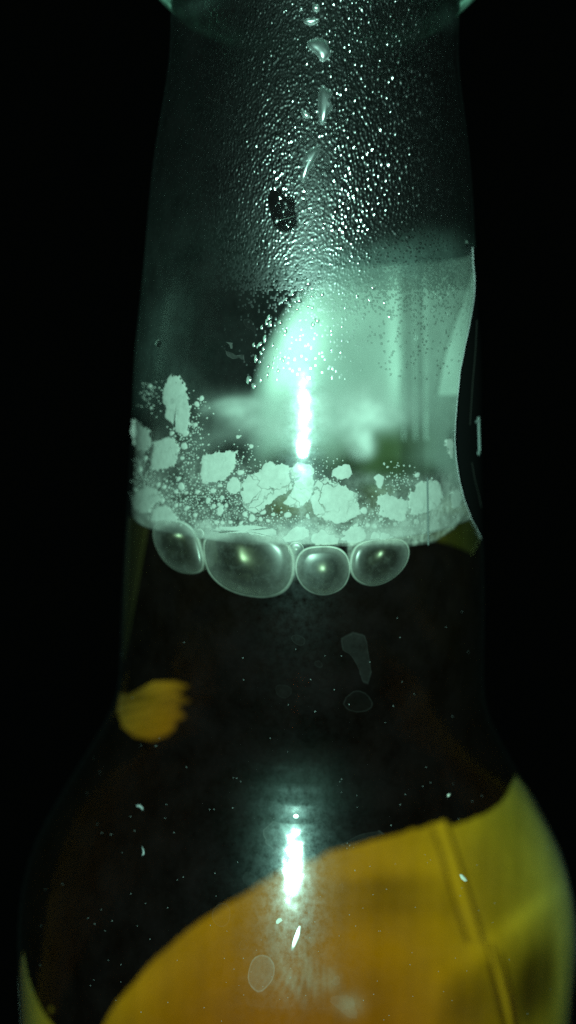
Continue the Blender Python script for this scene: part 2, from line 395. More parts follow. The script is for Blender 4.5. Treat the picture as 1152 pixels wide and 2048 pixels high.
# overlapping paper on the inside of the label
def px_strip(name, left, right, off, mat, side='back', parent=neck_label, n=8, tone=1.0, thick=0.8):
    """a strip of paper between two traced borders"""
    left = np.asarray(left, float); right = np.asarray(right, float)
    k = 24; t0 = np.linspace(0, 1, k)
    def res(p):
        s = np.concatenate([[0], np.cumsum(np.linalg.norm(np.diff(p, axis=0), axis=1))]); s /= s[-1]
        return np.stack([np.interp(t0, s, p[:, 0]), np.interp(t0, s, p[:, 1])], 1)
    a, b = res(left), res(right)
    P = (a[:, None] + (b - a)[:, None] * np.linspace(0, 1, n)[None, :, None]).reshape(-1, 2)
    p = hit(P, off, side); p2 = p + normal(p) * thick
    N = len(p); f = []
    for r in range(k - 1):
        for i in range(n - 1):
            q = (r * n + i, r * n + i + 1, (r + 1) * n + i + 1, (r + 1) * n + i); f.append(q); f.append(tuple(N + x for x in q[::-1]))
    for r in range(k - 1):
        for e in (0, n - 1): f.append((r * n + e, (r + 1) * n + e, N + (r + 1) * n + e, N + r * n + e))
    return mesh_obj(name, np.concatenate([p, p2]), f, mat, parent, True, attr={'tone': np.full(2 * N, tone), 'stain': np.zeros(2 * N)})
px_strip("paper_flap", [(946, 545), (925, 600), (903, 660), (885, 720), (872, 790)], [(950, 545), (948, 600), (940, 660), (930, 720), (922, 790)], 1.4, M['neck_paper'], 'back', n=10, tone=0.62)
for xa, xb, tn in ((803, 806, .62), (826, 829, .66), (846, 851, .7)):
    px_strip("paper_fold", [(xa, 548), (xa + 1, 700), (xa + 3, 880)], [(xb, 548), (xb + 1, 700), (xb + 3, 880)], 1.2, M['neck_paper'], 'back', n=3, tone=tn)
# printing on the outside of the neck label: one narrow letter and two fine lines
def px_poly(name, pts, off, mat, side, parent, thick=0.5):
    p, f = blob_geo(pts, [(1, 0), (0.98, thick), (0.5, thick), (0, thick)], off, side)
    return mesh_obj(name, p, f, mat, parent, False)
Ip = hit([(954, 834)], 6.3, 'front')
px_strip("printed_letter", [(955.3, 834), (956.2, 870), (957, 900), (954, 908)], [(958.2, 834), (959, 870), (960.2, 900), (957.2, 911)], 6.2, M['white_ink'], 'front', n=3)
px_strip("letter_serif", [(950, 843), (955, 838)], [(951.5, 846), (957, 846)], 6.3, M['white_ink'], 'front', n=3)
px_strip("printed_line", [(953, 640), (950, 700), (944, 770), (939, 850)], [(954.2, 640), (951.2, 700), (945.2, 770), (940.2, 850)], 6.2, M['grey_ink'], 'front', n=2)
px_strip("printed_line", [(943, 925), (949, 960), (957, 990), (962, 1015)], [(944, 925), (950, 960), (958, 990), (963, 1015)], 6.2, M['grey_ink'], 'front', n=2)

# shoulder label on the far side, its ragged upper border rising to the right
Bt = thz([(196, 2070), (205, 2048), (235, 2000), (270, 1960), (302, 1920), (340, 1890), (372, 1862), (400, 1840), (432, 1822), (460, 1805), (490, 1786), (520, 1765), (560, 1742), (600, 1722), (640, 1712), (660, 1700), (700, 1692),
          (750, 1680), (800, 1665), (850, 1652), (868, 1645), (890, 1638), (906, 1652), (940, 1640), (970, 1626), (1000, 1608), (1012, 1590), (1022, 1568), (1032, 1548)], 'back', 4)
o = np.argsort(Bt[:, 0]); Bt = Bt[o]
thc = np.linspace(Bt[0, 0] - 6, 106.5, 190)
zt = np.interp(thc, Bt[:, 0], Bt[:, 1]) + np.where(thc < 80, rng.normal(0, 1.6, len(thc)) + np.convolve(rng.normal(0, 7, len(thc) + 8), np.ones(9) / 9, 'valid'), 0)
zt[thc < Bt[0, 0]] = Bt[0, 1] - 60
def sil(z):
    """angle at which the wall turns edge-on, less a little"""
    th = np.linspace(60, 125, 261); p = wall(th, np.full(261, float(z))); n = normal(p)
    bk = ((CAM[None] - p) * n).sum(1) < 0
    return th[bk].max() - 1.0 if bk.any() else 60.0
def column_sheet(name, thc, ztop_, zlow, off, thick, tone, stain, parent=bottle, nz=60, relief=None):
    v = []; n = len(thc)
    for k in range(nz):
        z = ztop_ + (zlow - ztop_) * (k / (nz - 1)) ** 1.3
        lim = np.array([sil(q) for q in np.linspace(z.min(), z.max(), 25)]); lim = np.interp(z, np.linspace(z.min(), z.max(), 25), lim)
        v.append(wall(np.clip(thc, -lim, lim), z, off))
    vi = np.concatenate(v)
    if relief is not None: vi = vi + normal(vi) * relief(project(vi))[:, None]
    vo = vi + normal(vi) * thick; N = len(vi); f = []; ids = []
    for r in range(nz - 1):
        for i in range(n - 1):
            q = (r * n + i, r * n + i + 1, (r + 1) * n + i + 1, (r + 1) * n + i)
            f.append(q); ids.append(0); f.append(tuple(N + x for x in q[::-1])); ids.append(1)
        for e in (0, n - 1): f.append((r * n + e, (r + 1) * n + e, N + (r + 1) * n + e, N + r * n + e)); ids.append(2)
    for r in (0, nz - 1):
        for i in range(n - 1): f.append((r * n + i, r * n + i + 1, N + r * n + i + 1, N + r * n + i)); ids.append(2)
    a = np.concatenate([vi, vo]); P = project(a)
    return mesh_obj(name, a, f, None, parent, True, [M['paper'], M['black'], M['black']], ids, {'tone': tone(P), 'stain': stain(P)})
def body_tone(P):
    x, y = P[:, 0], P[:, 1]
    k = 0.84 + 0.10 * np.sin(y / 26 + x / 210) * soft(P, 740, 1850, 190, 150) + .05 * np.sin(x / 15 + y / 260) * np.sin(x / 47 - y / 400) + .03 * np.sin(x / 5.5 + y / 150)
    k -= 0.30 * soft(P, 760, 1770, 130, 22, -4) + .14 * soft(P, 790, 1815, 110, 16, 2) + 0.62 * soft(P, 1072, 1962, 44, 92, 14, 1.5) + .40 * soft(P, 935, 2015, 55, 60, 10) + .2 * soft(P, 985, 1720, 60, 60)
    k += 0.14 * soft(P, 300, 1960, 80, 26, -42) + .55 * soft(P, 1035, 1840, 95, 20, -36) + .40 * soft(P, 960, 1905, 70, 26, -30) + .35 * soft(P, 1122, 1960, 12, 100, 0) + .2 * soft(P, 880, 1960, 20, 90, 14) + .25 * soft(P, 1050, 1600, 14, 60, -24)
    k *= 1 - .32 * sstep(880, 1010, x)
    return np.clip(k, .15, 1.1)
def body_stain(P): return np.clip(.45 * soft(P, 1075, 1965, 40, 90, 12, 1.5) + .4 * soft(P, 1020, 1640, 40, 50) + .35 * soft(P, 800, 1790, 120, 30), 0, 1)
def body_relief(P): return 3.0 * np.abs(np.sin(P[:, 0] / 31 + P[:, 1] / 90)) * soft(P, 1000, 1900, 120, 160)
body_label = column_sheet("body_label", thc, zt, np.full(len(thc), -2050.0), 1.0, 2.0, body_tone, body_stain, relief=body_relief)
body_label["label"] = "shoulder label on the far side, its bare paper glowing orange through the beer"
px_strip("paper_fold", [(862, 1650), (880, 1700), (902, 1780), (920, 1840), (935, 1885)], [(892, 1640), (912, 1700), (936, 1780), (955, 1840), (968, 1885)], .5, M['paper'], 'back', body_label, 6, 0.95)
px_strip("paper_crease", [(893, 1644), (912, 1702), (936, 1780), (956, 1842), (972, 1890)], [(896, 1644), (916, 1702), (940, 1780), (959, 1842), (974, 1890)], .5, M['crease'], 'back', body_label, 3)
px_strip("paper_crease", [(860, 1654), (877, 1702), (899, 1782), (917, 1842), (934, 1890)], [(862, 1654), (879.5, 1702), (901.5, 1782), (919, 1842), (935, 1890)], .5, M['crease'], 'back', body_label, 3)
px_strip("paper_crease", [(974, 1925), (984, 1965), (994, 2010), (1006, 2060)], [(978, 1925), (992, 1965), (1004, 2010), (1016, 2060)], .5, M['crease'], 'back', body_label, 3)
px_strip("paper_fold", [(968, 1885), (984, 1940), (1000, 2000), (1014, 2060)], [(986, 1885), (1002, 1940), (1020, 2000), (1030, 2060)], .5, M['paper'], 'back', body_label, 4, 1.05)
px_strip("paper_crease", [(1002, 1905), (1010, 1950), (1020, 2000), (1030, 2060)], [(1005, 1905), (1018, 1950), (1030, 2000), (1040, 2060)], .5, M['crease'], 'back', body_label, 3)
# the label's other end, far left
Tl = thz([(43, 1900), (52, 1950), (66, 1990), (84, 2025), (104, 2050), (125, 2075)], 'back', 4); o = np.argsort(Tl[:, 0]); Tl = Tl[o]
thc2 = np.linspace(-106, Tl[-1, 0], 40); zt2 = np.interp(thc2, Tl[:, 0], Tl[:, 1])
column_sheet("label_end", thc2, zt2, np.full(40, -2050.0), 1.0, 2.0, lambda P: np.full(len(P), .8), lambda P: np.zeros(len(P)), nz=30)
# torn scrap of label at the foot of the neck, left
scrap = ragged([(240, 1386), (262, 1390), (285, 1377), (310, 1364), (352, 1364), (383, 1374), (356, 1384), (352, 1391), (372, 1396), (384, 1403), (358, 1412), (364, 1424), (374, 1436), (352, 1446), (350, 1460), (332, 1474), (305, 1482), (270, 1474), (246, 1455), (236, 1425)], 5, .9)
p, f = blob_geo(scrap, [(1, 1.6), (.985, .5), (.85, .4), (.7, .4), (.55, .4), (.4, .4), (.2, .4), (0, .4)], 0.6, 'back')
P = project(p)
mesh_obj("label_scrap", p, f, M['scrap'], bottle, attr={'tone': np.clip(.62 - .35 * soft(P, 262, 1386, 30, 14) + .12 * np.sin(P[:, 1] / 3.2 + P[:, 0] / 14) - .4 * sstep(335, 390, P[:, 0]), .05, 1), 'stain': .5 * sstep(320, 385, P[:, 0]) + .4 * soft(P, 300, 1400, 40, 8)})["label"] = "torn scrap of label with a frayed right edge"
px_poly("label_speck", ellipse(102, 2019, 3.5, 6, 8, 0, .2), 1.0, M['tear'], 'back', bottle)

px_strip("mould_seam", [(853, 955), (854, 1020), (855, 1090)], [(855.5, 955), (856.5, 1020), (857.5, 1090)], 0.4, M['seam'], 'front', bottle, 3)
o_ = px_strip("glow_strip", [(257, 1035), (252, 1150), (247, 1320)], [(300, 1035), (276, 1170), (249, 1322)], 0.6, M['paper'], 'back', bottle, 6, 0.03)  # dim strip added for the olive glow at the beer's left side
# ---- dried marks and rings left on the glass
def mark(outl, dens_edge, dens_fill, n=None):
    outl = np.asarray(outl); nn = len(outl)
    prof = [(1.0, .6), (.93, .6), (.86, .6), (.5, .6), (0, .6)]
    p, f = blob_geo(outl, prof, 0.0, 'front')
    d = np.concatenate([np.zeros(nn), np.full(nn, dens_edge), np.full(nn, dens_fill), np.full(nn, dens_fill), [dens_fill]])
    return mesh_obj("dried_mark", p, f, M['mark'], bottle, attr={'amount': d})
mark(smooth_line([(522, 1907), (540, 1912), (551, 1930), (549, 1955), (538, 1972), (520, 1988), (505, 1980), (494, 1962), (497, 1935), (506, 1915)], 1), .2, .07)
mark(ragged([(525, 1660), (545, 1642), (565, 1645), (580, 1655), (578, 1680), (565, 1690), (555, 1708), (545, 1698), (530, 1685)], 6, 1.5), .11, .035)
mark(ellipse(443, 1830, 19, 25, 24, 12, .05), .03, .006)
mark(ragged([(680, 1275), (705, 1262), (730, 1270), (735, 1290), (740, 1320), (744, 1345), (736, 1370), (726, 1366), (716, 1335), (702, 1312), (684, 1300)], 6, 1.2), .028, .016)
mark(ellipse(716, 1404, 30, 22, 28, -8, .08), .020, .003)
mark(ellipse(597, 1280, 15, 10, 18, 20, .1), .028, .006)
mark(ellipse(637, 1328, 9, 6, 14, 20, .1), .03, .003)
mark(ellipse(567, 1382, 17, 14, 18, 0, .1), .012, .004)
mark(ellipse(499, 1757, 15, 13, 18, 0, .1), .018, .008)
mark(ellipse(488, 1890, 9, 11, 16, 0, .1), .03, .004)
mark(ellipse(672, 1962, 9, 9, 14, 0, .2), .06, .03)
mark(ragged(ellipse(690, 2010, 30, 20, 14, 30, .2), 8, 2), .03, .035)
mark(ragged([(680, 1690), (720, 1668), (760, 1660), (770, 1668), (730, 1680), (695, 1696)], 8, 1.5), .04, .015)
mark(ellipse(680, 1777, 6, 10, 14, 20, .1), .05, .01)
mark(smooth_line([(484, 640), (500, 636), (510, 650), (512, 670), (505, 660), (492, 655)], 1), .03, .006)
mark(ragged([(450, 700), (462, 705), (475, 712), (488, 708), (490, 722), (480, 716), (465, 718), (455, 712)], 4, 1), .12, .06)
mark(ragged([(452, 684), (466, 686), (465, 698), (461, 697), (460, 690)], 4, .6), .18, .14)

# ================================================================== THE BEER
ZB = -321.0; TILT = 0.036
zb = [z for z in zs if -2850 < z < ZB - 20]
bp = [(0, -2853)] + [(float(rad(z)) - .4, float(z)) for z in zb] + [(float(rad(ZB)) - .4, ZB), (float(rad(ZB)) - TH - 14, ZB - 5), (0, ZB - 7)]
v, f = lathe(bp, 160)
v = [(x, y, z + TILT * x if z > ZB - 9 else z) for x, y, z in v]
tag(mesh_obj("beer", v, f, M['beer']), "dark amber beer standing in the bottle up to the row of bubbles", "beer")

# ================================================================== films (real deposits on the glass, thick here and thin there)
def film(name, z0, z1, th0, th1, nz, nt, off, dens, mat):
    z = np.linspace(z0, z1, nz); th = np.linspace(th0, th1, nt)
    ZZ, TT = np.meshgrid(z, th, indexing='ij')
    p = wall(TT.ravel(), ZZ.ravel(), off); d = np.clip(dens(project(p)), 0, 1)
    f = []
    for r in range(nz - 1):
        for i in range(nt - 1):
            q = (r * nt + i, r * nt + i + 1, (r + 1) * nt + i + 1, (r + 1) * nt + i)
            if max(d[x] for x in q) > 1e-4: f.append(q)
    return mesh_obj(name, p, f, mat, attr={'amount': d})
WIPED = [np.array(w, float) for w in (
    [(535, 395), (540, 380), (555, 373), (570, 378), (582, 390), (591, 400), (590, 418), (597, 440), (586, 460), (565, 465), (548, 455), (541, 438), (536, 415)],
    [(508, 480), (528, 466), (537, 495), (529, 522), (512, 518)],
    [(536, 545), (552, 538), (560, 560), (552, 582), (538, 575)])]
def mist_d(P):
    x, y = P[:, 0], P[:, 1]
    left = sstep(430, 290, x) * (0.004 + 0.016 * sstep(430, 650, y)) * (1 - sstep(800, 900, y))
    d = 0.0014 + left + 0.003 * sstep(300, 560, y)
    d += 0.06 * soft(P, 880, 530, 90, 60, 0, 1.5) + 0.075 * soft(P, 700, 535, 120, 48, -6, 1.5) 
    d += 0.004 * soft(P, 660, 440, 60, 190) + 0.004 * soft(P, 630, 120, 70, 120)
    d += 0.02 * soft(P, 385, 12, 50, 16, -14) + .03 * soft(P, 895, 35, 26, 22, 30)
    d += 0.008 * soft(P, 400, 560, 110, 120)
    for w in WIPED[:1]: d *= 1 - soft(P, *w.mean(0), 34, 46, 0, 3)
    return d * (1 - sstep(780, 900, y))
tag(film("condensation_mist", 600, -250, 88, 272, 110, 170, 0.9, mist_d, M['mist']), "thin grey mist of condensation fogging the upper neck glass", "condensation", kind="stuff")

BUB = ((350, 1095, 50, 53, 20), (492, 1128, 90, 62, 12), (646, 1143, 54, 47, 0), (763, 1125, 58, 44, -12))
def outside_bubbles(P):
    k = np.ones(len(P))
    for b in BUB: k *= 1 - .85 * soft(P, *b, 4)
    return k
def residue_d(P):
    x, y = P[:, 0], P[:, 1]
    top = np.interp(x, [250, 330, 400, 500, 600, 700, 760, 850, 935], [830, 850, 890, 900, 905, 930, 925, 930, 900])
    bot = np.interp(x, [255, 300, 400, 520, 640, 760, 830, 870, 910, 940], [1012, 1045, 1075, 1085, 1090, 1092, 1090, 1083, 1055, 1015])
    a = sstep(0, 70, y - top) * (1 - sstep(-6, 3, y - bot))
    d = a * (0.42 + 0.42 * sstep(-75, -5, y - bot))
    d += a * (.30 * soft(P, 275, 960, 40, 90) + .45 * soft(P, 890, 1010, 70, 70) + .35 * soft(P, 800, 1050, 90, 40))
    d -= a * .22 * (soft(P, 340, 960, 45, 38) + soft(P, 400, 1000, 40, 30) + .8 * soft(P, 570, 1030, 50, 22) + .9 * soft(P, 740, 985, 24, 30))
    d += .5 * soft(P, 396, 1088, 9, 26, -12, 2) + .5 * soft(P, 588, 1118, 7, 36, 0, 2) + .5 * soft(P, 702, 1105, 7, 36, 0, 2) + .3 * soft(P, 590, 1075, 40, 22) + .3 * soft(P, 395, 1062, 30, 16)
    d += .10 * soft(P, 370, 820, 34, 60) + .06 * soft(P, 300, 780, 20, 30)
    return d * outside_bubbles(P)
tag(film("foam_residue", 40, -460, 92, 268, 130, 260, -TH - 3, residue_d, M['residue']), "speckled white foam residue dried on the glass above the beer line", "foam residue", kind="stuff")
def back_d(P):
    x, y = P[:, 0], P[:, 1]
    d = .34 * soft(P, 520, 830, 110, 34, 10, 1.5) + .38 * soft(P, 640, 830, 120, 45, 0, 1.5) + .26 * soft(P, 740, 810, 90, 50, 0, 1.5)
    d += .5 * soft(P, 455, 812, 50, 12, -6, 1.3) + .22 * soft(P, 480, 890, 110, 40) + .5 * soft(P, 720, 890, 32, 30, 0, 2) + .3 * soft(P, 780, 835, 26, 16)
    d *= 2.2
    d += .35 * soft(P, 640, 905, 60, 40) + .12 * soft(P, 360, 880, 60, 60) + .3 * sstep(940, 985, y)
    return d
tag(film("back_foam_residue", 120, -345, -86, 86, 90, 170, -TH - 1.5, back_d, M['backfoam']), "cloudy foam film out of focus on the far inner wall above the beer", "foam residue", kind="stuff")

def smudge_d(P):
    x, y = P[:, 0], P[:, 1]
    st = .5 + .5 * np.sin(x * 1.9 + 3 * np.sin(y / 37)) * np.sin(x * .73 + 1.3)
    d = (.035 * soft(P, 575, 1900, 55, 85) + .04 * soft(P, 600, 1960, 60, 34)) * st + .05 * soft(P, 700, 2010, 26, 22) + .03 * soft(P, 660, 1960, 20, 20)
    return d + .03 * soft(P, 560, 1690, 60, 110) + .022 * soft(P, 610, 1590, 75, 60) + .012 * soft(P, 650, 1760, 40, 80)
tag(film("smudge", -520, -1250, 130, 230, 130, 190, 0.35, smudge_d, M['mist']), "faint greasy smear with vertical streaks around the shoulder highlight", "smudge", kind="stuff")
# wet foam ring at the beer line
v = []; f = []; n = 260
ringp = [(-1.5, 26), (-1.6, 8), (-2, 0), (-4, -6), (-26, -2), (-60, 0)]
dens = []
for i in range(n):
    a = 2 * math.pi * i / n; hgt = 1 + .5 * math.sin(5 * a + 1) * math.sin(3 * a)
    for (dr, dz), de in zip(ringp, (0.0, .55, .75, .7, .42, 0.0)):
        z = ZB + dz * hgt + 3; r = float(rad(z)) - TH + dr
        v.append((r * math.sin(a), r * math.cos(a), z + TILT * r * math.sin(a))); dens.append(de)
k = len(ringp)
for i in range(n):
    j = (i + 1) % n
    for q in range(k - 1): f.append((i * k + q, j * k + q, j * k + q + 1, i * k + q + 1))
va_ = np.array(v); dens = np.array(dens) * np.where(va_[:, 1] < 0, outside_bubbles(project(va_)), 1)
tag(mesh_obj("foam_ring", v, f, M['collarfoam'], attr={'amount': dens}), "thin ring of wet grey foam round the beer's surface against the glass", "foam")

# ================================================================== flakes of dried foam on the near inner wall
def flake(pts, label, crack=0.35, amp=1.9, off=-TH - 0.7, side='front', thick=4.0):
    o = ragged(pts, 4.0, amp)
    p, f = blob_geo(o, [(1.03, -thick), (1.03, -.9), (.98, -.2), (.86, 0), (.6, 0), (.3, 0), (0, 0)], off, side)
    ob = mesh_obj("foam_flake", p, f, M['foam'], attr={'crack': np.full(len(p), crack), 'edge': np.concatenate([np.full(len(o), e) for e in (1, 1, .9, .25, 0, 0)] + [[0]])})
    return tag(ob, label, "foam flake", "flakes of dried foam on the glass")
flake([(345, 747), (356, 750), (364, 764), (372, 778), (377, 795), (381, 820), (379, 845), (376, 860), (366, 867), (352, 864), (346, 852), (338, 842), (328, 834), (331, 818), (324, 795), (326, 778), (331, 762), (338, 752)], "tall white oval foam flake, highest of all the flakes, on the left of the neck")
flake([(263, 838), (278, 846), (292, 856), (302, 870), (303, 882), (298, 895), (288, 903), (275, 902), (266, 890), (262, 870)], "smooth pale foam flake against the left edge of the bottle")
flake([(306, 884), (322, 878), (340, 874), (350, 878), (357, 895), (358, 918), (350, 932), (334, 936), (318, 942), (301, 938), (303, 915)], "roundish white foam flake below the tall oval one")
flake([(400, 915), (408, 909), (425, 906), (450, 902), (474, 902), (472, 918), (466, 936), (458, 952), (445, 962), (428, 967), (402, 967), (399, 950), (403, 935)], "four-sided white foam flake with a straight top left of the highlight")
flake([(482, 970), (490, 955), (506, 946), (522, 942), (528, 930), (540, 923), (552, 930), (562, 926), (580, 934), (600, 935), (604, 950), (590, 962), (584, 975), (574, 988), (556, 992), (544, 1004), (530, 1016), (512, 1026), (496, 1022), (486, 1010), (480, 990)], "largest white foam flake, cracked, just below the neck highlight", 1.0, 1.8)
flake([(588, 962), (605, 952), (622, 950), (628, 962), (626, 985), (616, 1004), (600, 1015), (580, 1014), (566, 1006), (576, 992), (586, 978)], "white foam flake joined to the right side of the largest one", .6, 1.5)
flake([(622, 1000), (628, 975), (638, 960), (650, 956), (668, 962), (690, 970), (708, 980), (719, 990), (720, 1012), (722, 1030), (705, 1036), (690, 1044), (672, 1046), (650, 1040), (630, 1032), (626, 1016)], "broad cracked white foam flake with a pointed top, right of centre", 1.0, 1.6)
flake([(752, 992), (764, 988), (785, 991), (806, 998), (816, 1000), (818, 1020), (814, 1042), (800, 1043), (780, 1038), (760, 1030), (757, 1012)], "flat white foam flake with a level top, left of the clear vertical seam", 0.2)
flake([(816, 1000), (822, 985), (838, 968), (856, 958), (874, 962), (884, 974), (888, 995), (880, 1012), (862, 1022), (840, 1030), (822, 1030)], "greyish foam flake near the right side with a rounded top", .4)
flake([(262, 1000), (270, 985), (290, 972), (312, 978), (324, 992), (318, 1004), (302, 1012), (298, 1026), (282, 1026), (268, 1018)], "grey foam flake low by the left edge over the first bubble", .8)
flake([(304, 1020), (318, 1012), (332, 1010), (345, 1022), (356, 1038), (350, 1044), (330, 1040), (312, 1044), (300, 1042)], "glossy white wedge of wet foam on top of the leftmost bubble")
flake([(420, 1062), (440, 1052), (462, 1054), (480, 1050), (510, 1050), (536, 1054), (552, 1062), (556, 1072), (530, 1074), (490, 1066), (450, 1066)], "long low foam flake along the top of the largest bubble", .3)
flake([(562, 1076), (575, 1066), (585, 1056), (604, 1052), (618, 1060), (620, 1072), (606, 1080), (588, 1082), (570, 1084)], "small peaked foam flake over the tiny bubble in the middle", .3)
flake([(622, 1084), (624, 1070), (636, 1064), (644, 1058), (655, 1068), (670, 1070), (680, 1078), (676, 1088), (650, 1090), (632, 1090)], "low foam flake with two peaks above the roundest bubble", .3)
flake([(682, 1080), (690, 1064), (700, 1052), (720, 1052), (730, 1058), (734, 1074), (726, 1084), (704, 1088)], "square foam flake between the two right-hand bubbles", .3)
flake([(740, 1078), (744, 1064), (756, 1060), (776, 1066), (790, 1074), (770, 1080)], "thin foam flake along the top of the rightmost bubble")
flake([(456, 962), (466, 954), (476, 956), (480, 966), (478, 980), (472, 990), (460, 988), (452, 976)], "small round foam flake right of the four-sided one")
flake([(434, 1018), (440, 1009), (448, 1012), (448, 1024), (440, 1032), (433, 1028)], "small upright foam crumb under the four-sided flake")
flake([(576, 938), (590, 930), (606, 928), (622, 930), (630, 940), (626, 952), (606, 952), (588, 956)], "pale foam flake behind the tiny round bubble")
flake([(664, 950), (668, 938), (684, 930), (700, 930), (705, 944), (700, 956), (680, 960)], "dim grey foam flake above the broad cracked one", .5)
flake([(752, 968), (750, 955), (758, 948), (768, 952), (766, 970), (760, 978)], "small dim foam flake above the level-topped one", .5)
flake([(900, 1000), (904, 985), (914, 975), (924, 985), (926, 1000), (918, 1014), (906, 1020)], "grey foam flake beside the black label's curved edge", .4)
flake([(893, 880), (903, 876), (909, 886), (908, 896), (898, 898), (892, 890)], "small pale crumb high on the right near the label's curved edge", 0, .6)
flake([(898, 894), (904, 893), (907, 905), (906, 918), (902, 916), (899, 905)], "little bright foam stroke on the right below a pale crumb", 0, .4)
# crumbs one can pick out
def crumb_field(n, dens, smin, smax):
    out = []; tries = 0
    while len(out) < n and tries < n * 200:
        tries += 1
        x, y = rng.uniform(258, 935), rng.uniform(760, 1085)
        if y > np.interp(x, [255, 300, 400, 520, 640, 760, 830, 870, 910, 940], [1000, 1033, 1064, 1074, 1080, 1081, 1078, 1070, 1040, 1000]): continue
        if rng.uniform() > dens(x, y): continue
        s = smin + (smax - smin) * rng.beta(1, 3.5)
        if any((x - a) ** 2 + (y - b) ** 2 < (1.1 * (s + c)) ** 2 for a, b, c in out): continue
        out.append((x, y, s))
    return out
def cd(x, y):
    P = np.array([[x, y]]); d = 0
    for (cx, cyy, rx, ry, w) in ((440, 1010, 60, 40, 1), (375, 890, 25, 55, .9), (380, 1010, 40, 35, .9), (540, 1040, 70, 14, .8), (690, 1055, 60, 10, .7), (480, 940, 30, 40, .6), (740, 1020, 25, 25, .5), (790, 960, 30, 25, .5), (330, 1000, 40, 40, .6), (640, 940, 40, 25, .3), (395, 820, 14, 30, .35), (300, 790, 18, 26, .5), (810, 1050, 60, 20, .5), (290, 950, 25, 40, .5)):
        d += w * soft(P, cx, cyy, rx, ry)[0]
    return min(1, d)
for x, y, s in crumb_field(64, cd, 4.5, 10):
    p, f = blob_geo(ellipse(x, y, s * rng.uniform(.7, 1), s * rng.uniform(.8, 1.15), 10, rng.uniform(0, 90), .16), [(1, -2), (1, 0), (.6, .3), (0, .4)], -TH - 1.6, 'front')
    tag(mesh_obj("foam_crumb", p, f, M['foam'], attr={'crack': np.zeros(len(p))}), "small rounded white foam crumb lying between the larger flakes on the glass", "foam crumb", "small foam crumbs between the flakes")
vv, ff = [], []; n0 = 0
for x, y, s in crumb_field(1500, cd, 0.9, 3.4):
    p, f = blob_geo(ellipse(x, y, s, s * rng.uniform(.7, 1.3), 6, rng.uniform(0, 90), .2), [(1, -1), (1, 0), (0, .2)], -TH - 2.3, 'front', v0=n0)
    vv.append(p); ff += f; n0 += len(p)
tag(mesh_obj("foam_grit", np.concatenate(vv), ff, M['foam'], attr={'crack': np.zeros(n0)}), "fine white foam grit scattered between the flakes above the beer", "foam grit", kind="stuff")

# ================================================================== bubbles against the glass at the beer line
def bubble(outl, depth, label, off=-TH + 4):
    outl = np.asarray(outl); outl = outl.mean(0) + (outl - outl.mean(0)) * 1.02
    root = bpy.data.objects.new("bubble", None); c = hit([outl.mean(0)], off)[0]
    root.location = (c[0] * S, c[1] * S, c[2] * S + H0); COL.objects.link(root); bpy.context.view_layer.update()
    prof = [(1, -.26 * depth), (.985, -.16 * depth), (.94, -.09 * depth), (.86, -.045 * depth), (.7, -.015 * depth), (.4, -.003 * depth), (0, 0)]
    p, f = blob_geo(outl, prof, off, 'front')
    mesh_obj("front_film", p, f, M['bubble'], root)
    prof = [(1, -.26 * depth), (.97, -.6 * depth), (.86, -1.0 * depth), (.6, -1.18 * depth), (.3, -1.26 * depth), (0, -1.28 * depth)]
    p, f = blob_geo(outl, prof, off, 'front')
    mesh_obj("back_film", p, f, M['bubble'], root)
    n = len(outl)
    P = []; H = []; dn = []
    rs = [(1.05, -.16, 0.0), (1.015, -.15, .45), (.985, -.14, .62), (.955, -.10, .22), (.90, -.05, .15), (.75, -.02, .06), (.5, -.01, 0)]
    c0 = outl.mean(0)
    for s, h, d in rs:
        o = c0 + (outl - c0) * s; P.append(o); H.append(np.full(n, h * depth + .6))
        upness = np.clip((c0[1] - o[:, 1]) / (np.abs(outl[:, 1] - c0[1]).max()), -1, 1)
        dn.append(np.clip(d * (.68 + .55 * upness), 0, 1))  # reflected arcs painted into the rim film, palest at the top
    P = np.concatenate(P); p = hit(P, off); p = p + normal(p) * np.concatenate(H)[:, None]
    f = [(r * n + i, r * n + (i + 1) % n, (r + 1) * n + (i + 1) % n, (r + 1) * n + i) for r in range(len(rs) - 1) for i in range(n)]
    mesh_obj("rim", p, f, M['rim'], root, attr={'amount': np.concatenate(dn)})
    return tag(root, label, "bubble", "bubbles along the beer line")
bubble(smooth_line([(302, 1052), (322, 1042), (348, 1042), (372, 1052), (388, 1072), (397, 1100), (402, 1128), (396, 1144), (372, 1148), (346, 1142), (322, 1124), (306, 1098), (299, 1072)], 2), 60, "leftmost large bubble, egg-shaped and tilted, under the wedge of wet foam")
bubble(smooth_line([(402, 1092), (410, 1074), (430, 1064), (462, 1061), (500, 1062), (540, 1070), (566, 1084), (582, 1104), (586, 1132), (582, 1160), (566, 1184), (536, 1195), (500, 1194), (460, 1184), (428, 1164), (408, 1136)], 2), 70, "largest and widest oval bubble at the beer line")
bubble(smooth_line([(598, 1112), (612, 1099), (640, 1095), (672, 1096), (692, 1108), (701, 1130), (699, 1156), (686, 1178), (660, 1190), (634, 1190), (610, 1178), (594, 1154), (592, 1130)], 2), 55, "roundest large bubble, between the widest one and the rightmost one")
bubble(smooth_line([(712, 1098), (728, 1086), (756, 1080), (790, 1078), (814, 1084), (823, 1102), (818, 1126), (802, 1148), (776, 1166), (748, 1173), (722, 1166), (706, 1148), (704, 1122)], 2), 55, "rightmost large bubble, flattened on top, below the level-topped flake")
bubble(ellipse(592, 1099, 15, 14, 28), 14, "tiny round bubble wedged between the widest and the roundest bubble")
bubble(ellipse(397, 1068, 10, 10, 24), 10, "tiny round bubble between the leftmost and the widest bubble")
bubble(ellipse(599, 938, 13, 12, 28), 10, "tiny lone bubble ring directly below the neck highlight", -TH - 1)

